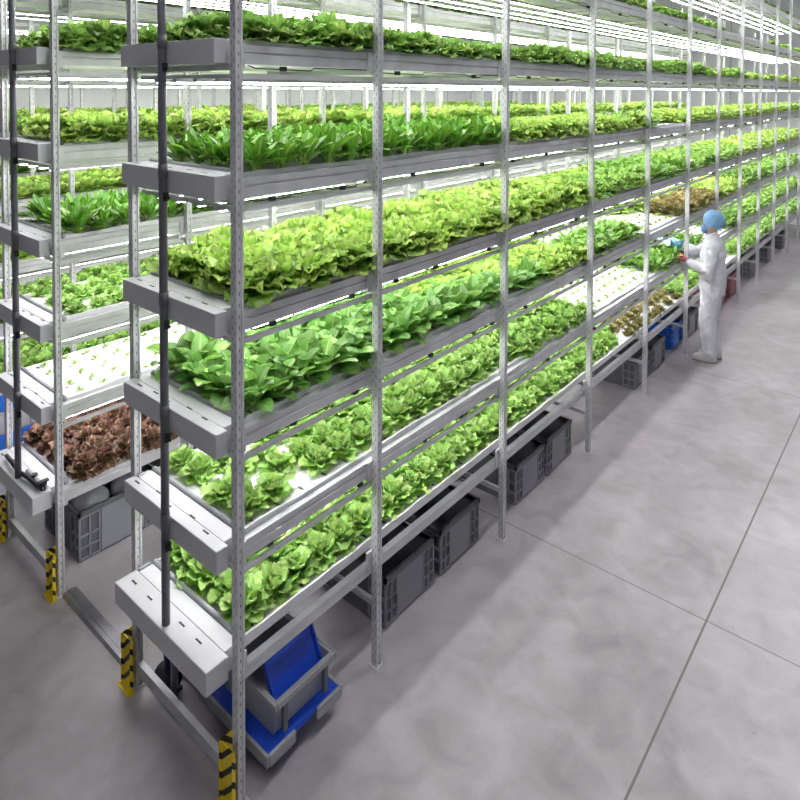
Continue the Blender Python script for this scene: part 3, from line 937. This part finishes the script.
def loft(bm, rings, n=16):
    """rings: (centre, direction, r_side, r_front); closed tube through them"""
    allv = []
    for c, d, ra, rb in rings:
        c = Vector(c); d = Vector(d).normalized()
        a = Vector((1, 0, 0)); a = (a - d * a.dot(d))
        a = a.normalized() if a.length > .2 else (Vector((0, 0, 1)) - d * d.z).normalized()
        b2 = d.cross(a)
        allv.append([bm.verts.new(c + a * ra * math.cos(t) + b2 * rb * math.sin(t)) for t in [2 * math.pi * i / n for i in range(n)]])
    for A_, B_ in zip(allv, allv[1:]):
        for i in range(n): bm.faces.new((A_[i], A_[(i + 1) % n], B_[(i + 1) % n], B_[i]))
    bm.faces.new(allv[0][::-1]); bm.faces.new(allv[-1])


def limb(bm, pts):
    """pts: (position, radius)"""
    P = [Vector(p) for p, _ in pts]; rings = []
    for i, (p, r_) in enumerate(pts):
        d = (P[min(i + 1, len(P) - 1)] - P[max(i - 1, 0)])
        ra, rb = r_ if isinstance(r_, tuple) else (r_, r_)
        rings.append((p, d, ra, rb))
    loft(bm, rings)


def fig(name, parts, m, parent=None, voxel=.014, wrinkle=0.0, smooth=4):
    bm = bmesh.new()
    for p in parts: limb(bm, p)
    bmesh.ops.recalc_face_normals(bm, faces=bm.faces)
    me = bpy.data.meshes.new(name); bm.to_mesh(me); bm.free(); me.materials.append(m)
    o = bpy.data.objects.new(name, me); COL.objects.link(o)
    rm_ = o.modifiers.new('remesh', 'REMESH'); rm_.mode = 'VOXEL'; rm_.voxel_size = voxel; rm_.use_smooth_shade = True
    sm = o.modifiers.new('smooth', 'SMOOTH'); sm.iterations = smooth; sm.factor = .5
    if wrinkle:
        tx = bpy.data.textures.new('wrinkle', 'CLOUDS'); tx.noise_scale = .10
        dm = o.modifiers.new('wrinkles', 'DISPLACE'); dm.texture = tx; dm.strength = wrinkle; dm.mid_level = .5
        tx2 = bpy.data.textures.new('wrinkle_fine', 'CLOUDS'); tx2.noise_scale = .035
        dm2 = o.modifiers.new('fine', 'DISPLACE'); dm2.texture = tx2; dm2.strength = wrinkle * .4; dm2.mid_level = .5
    if parent is not None: o.parent = parent
    return o


SR, ER, WRR = (.175, .0, 1.385), (.215, .20, 1.23), (.14, .43, 1.34)
SL, EL, WLL = (-.175, .0, 1.385), (-.235, .02, 1.115), (-.16, .235, 1.185)
body_parts = [
    [((0, 0, .86), (.14, .10)), ((0, 0, .98), (.15, .11)), ((0, .0, 1.10), (.125, .10)), ((0, .0, 1.28), (.155, .11)), ((0, 0, 1.40), (.15, .085)), ((0, .01, 1.46), (.07, .06)), ((0, .025, 1.52), (.052, .055)), ((0, .04, 1.56), (.055, .06))],
    [((0, .05, 1.52), (.035, .04)), ((0, .04, 1.56), (.062, .078)), ((0, .03, 1.62), (.074, .092)), ((0, .02, 1.68), (.076, .095)), ((0, .01, 1.74), (.06, .075)), ((0, .0, 1.77), (.025, .03))],
    [((.12, 0, 1.39), .05), (SR, .052), (ER, .038), (WRR, .026)],
    [((-.12, 0, 1.39), .05), (SL, .052), (EL, .038), (WLL, .026)],
    [((.09, 0, .92), .08), ((.09, .01, .70), .07), ((.085, .02, .50), .052), ((.08, .0, .30), .05), ((.08, -.03, .09), .035), ((.08, -.03, .02), .035)],
    [((-.09, 0, .92), .08), ((-.09, .02, .70), .07), ((-.085, .04, .50), .052), ((-.08, .02, .30), .05), ((-.08, .01, .09), .035), ((-.08, .01, .02), .035)]]
person = fig('person', body_parts, M['skin'])
person.location = WL; person.rotation_euler = (0, 0, WR)
tag(person, 'person in white coverall, blue cap and mask, reaching into the rack from the aisle', 'person')
suit_parts = [
    [((0, .0, .80), (.17, .135)), ((0, 0, .92), (.19, .150)), ((0, 0, 1.03), (.185, .145)), ((0, .0, 1.15), (.185, .140)), ((0, .0, 1.30), (.200, .140)), ((0, -.005, 1.40), (.175, .115)), ((0, .0, 1.45), (.11, .09)), ((0, .02, 1.50), (.078, .08)), ((0, .03, 1.53), (.078, .082))],
    [((.10, 0, 1.36), .09), ((.175, .0, 1.365), .085), ((.205, .10, 1.28), .078), (ER, .075), ((.18, .32, 1.28), .062), (WRR, .05), ((.13, .455, 1.35), .042)],
    [((-.10, 0, 1.36), .09), ((-.18, .0, 1.365), .085), ((-.22, .01, 1.24), .078), (EL, .075), ((-.20, .13, 1.145), .064), (WLL, .05), ((-.15, .258, 1.195), .042)],
    [((.095, 0, .92), .115), ((.095, .01, .75), .112), ((.09, .02, .50), .095), ((.085, .005, .30), .09), ((.08, -.02, .14), .085), ((.08, -.025, .075), .08)],
    [((-.095, 0, .92), .115), ((-.095, .02, .75), .112), ((-.09, .04, .50), .095), ((-.085, .03, .30), .09), ((-.08, .015, .14), .085), ((-.08, .012, .075), .08)]]
suit = fig('coverall', suit_parts, M['coverall'], parent=person, voxel=.011, wrinkle=.035, smooth=5)
suit['label'] = 'baggy white coverall'


def ell(name, c, rad, m, parent, zmin=None, seed=0, puff=0.0, sub=4, ymin=None, zmax=None):
    bm = bmesh.new(); bmesh.ops.create_icosphere(bm, subdivisions=sub, radius=1)
    for v in bm.verts:
        n = 1 + puff * math.sin(v.co.x * 9 + seed) * math.sin(v.co.y * 8) * math.cos(v.co.z * 7)
        v.co = Vector((v.co.x * rad[0] * n, v.co.y * rad[1] * n, v.co.z * rad[2] * n)) + Vector(c)
        if zmin is not None and v.co.z < zmin: v.co.z = zmin
        if zmax is not None and v.co.z > zmax: v.co.z = zmax
        if ymin is not None and v.co.y < ymin: v.co.y = ymin
    me = bpy.data.meshes.new(name); bm.to_mesh(me); bm.free()
    me.polygons.foreach_set('use_smooth', [True] * len(me.polygons)); me.materials.append(m)
    o = bpy.data.objects.new(name, me); COL.objects.link(o); o.parent = parent
    return o


ell('hair_cap', (0, .0, 1.680), (.105, .118, .125), M['cap_blue'], person, zmin=1.59, puff=.04)
ell('face_mask', (0, .088, 1.575), (.07, .05, .062), M['mask'], person, puff=.03)
MB().path([(-.07, .06, 1.60), (-.085, .0, 1.625), (-.06, -.1, 1.635), (0, -.118, 1.64), (.06, -.1, 1.635), (.085, .0, 1.625), (.07, .06, 1.60)], .006, 6).build('mask_strap', M['mask'], person, smooth=True)
for sx in (-1, 1):
    ell('eye', (sx * .03, .118, 1.650), (.011, .007, .008), M['hair'], person, sub=2)
    ell('ear', (sx * .078, .02, 1.60), (.012, .022, .03), M['skin'], person, sub=2)
MB().prism([(-.010, .105), (.010, .105), (.0, .135)], 1.605, 1.645).build('nose_bridge', M['skin'], person)


def hand(name, base, d, n, side, m, curl):
    """palm plus five bent fingers as one skinned mesh; d forwards, n the back of the hand, side towards the thumb"""
    b = Vector(base); d = Vector(d).normalized(); s = Vector(side).normalized(); n = Vector(n).normalized()
    j = {'w': (b - d * .03, .027), 'p': (b + d * .035, (.032, .02)), }
    e = [('w', 'p')]
    for i, (off, ln) in enumerate(((.030, .070), (.010, .078), (-.010, .073), (-.029, .058))):
        k0 = b + d * .070 + s * off
        a1 = d * math.cos(curl) - n * math.sin(curl); a2 = d * math.cos(curl * 2) - n * math.sin(curl * 2)
        j[f'a{i}'] = (k0, .0105); j[f'b{i}'] = (k0 + a1 * ln * .5, .0095); j[f'c{i}'] = (k0 + a1 * ln * .5 + a2 * ln * .5, .008)
        e += [('p', f'a{i}'), (f'a{i}', f'b{i}'), (f'b{i}', f'c{i}')]
    t0 = b + d * .015 + s * .032
    j['t0'] = (t0, .013); j['t1'] = (t0 + (d + s * .9).normalized() * .035, .011); j['t2'] = (t0 + (d + s * .9).normalized() * .035 + (d - n * .5).normalized() * .028, .009)
    e += [('w', 't0'), ('t0', 't1'), ('t1', 't2')]
    j = {k: (tuple(v[0]), v[1]) for k, v in j.items()}
    return skin_obj(name, j, e, m, parent=person, sub=2)


hand('glove', (.125, .49, 1.355), (-.1, 1, .05), (0, 0, 1), (-1, 0, 0), M['glove_blue'], .25)['label'] = 'blue glove on the reaching hand'
hand('glove', (-.145, .29, 1.20), (.2, 1, .1), (-1, .2, 0), (0, 0, 1), M['glove_pink'], .75)['label'] = 'pink glove on the nearer hand'
cf = MB(); cf.cyl((.155, .37, 1.308), (.128, .47, 1.35), .056, 16, r2=.046)
cf.build('glove_cuff', M['glove_blue'], person, smooth=True)
for sx, yo in ((1, -.03), (-1, .01)):
    vs = []
    o = ell('shoe', (sx * .08, yo + .055, .045), (.046, .132, .062), M['shoe'], person, zmin=.018)
    MB().prism([(sx * .08 + .05 * math.cos(t), yo + .055 + .134 * math.sin(t)) for t in [i * math.pi / 8 for i in range(16)]], 0.0, .018).build('sole', M['sole'], o)

# pale blue sampling bag in the worker's hand
bm = bmesh.new(); bmesh.ops.create_grid(bm, x_segments=14, y_segments=14, size=.5)
bmesh.ops.solidify(bm, geom=bm.faces[:], thickness=.012)
for v in bm.verts:
    x, y = v.co.x, v.co.y
    v.co.z += .02 * math.sin(x * 9) * math.cos(y * 7)
    v.co.x *= .22 * (1 - .25 * y); v.co.y *= .30
me = bpy.data.meshes.new('sample_bag'); bm.to_mesh(me); bm.free(); me.materials.append(mat('pale_blue_film', (.45, .68, .8), .25))
me.polygons.foreach_set('use_smooth', [True] * len(me.polygons))
bag = bpy.data.objects.new('sample_bag', me); COL.objects.link(bag)
bag.matrix_world = Matrix.Translation(WL) @ Matrix.Rotation(WR, 4, 'Z') @ Matrix.Translation((.10, .62, 1.372)) @ Matrix.Rotation(math.radians(12), 4, 'X')
tag(bag, 'pale blue film bag held in the reaching blue glove of the person', 'bag')
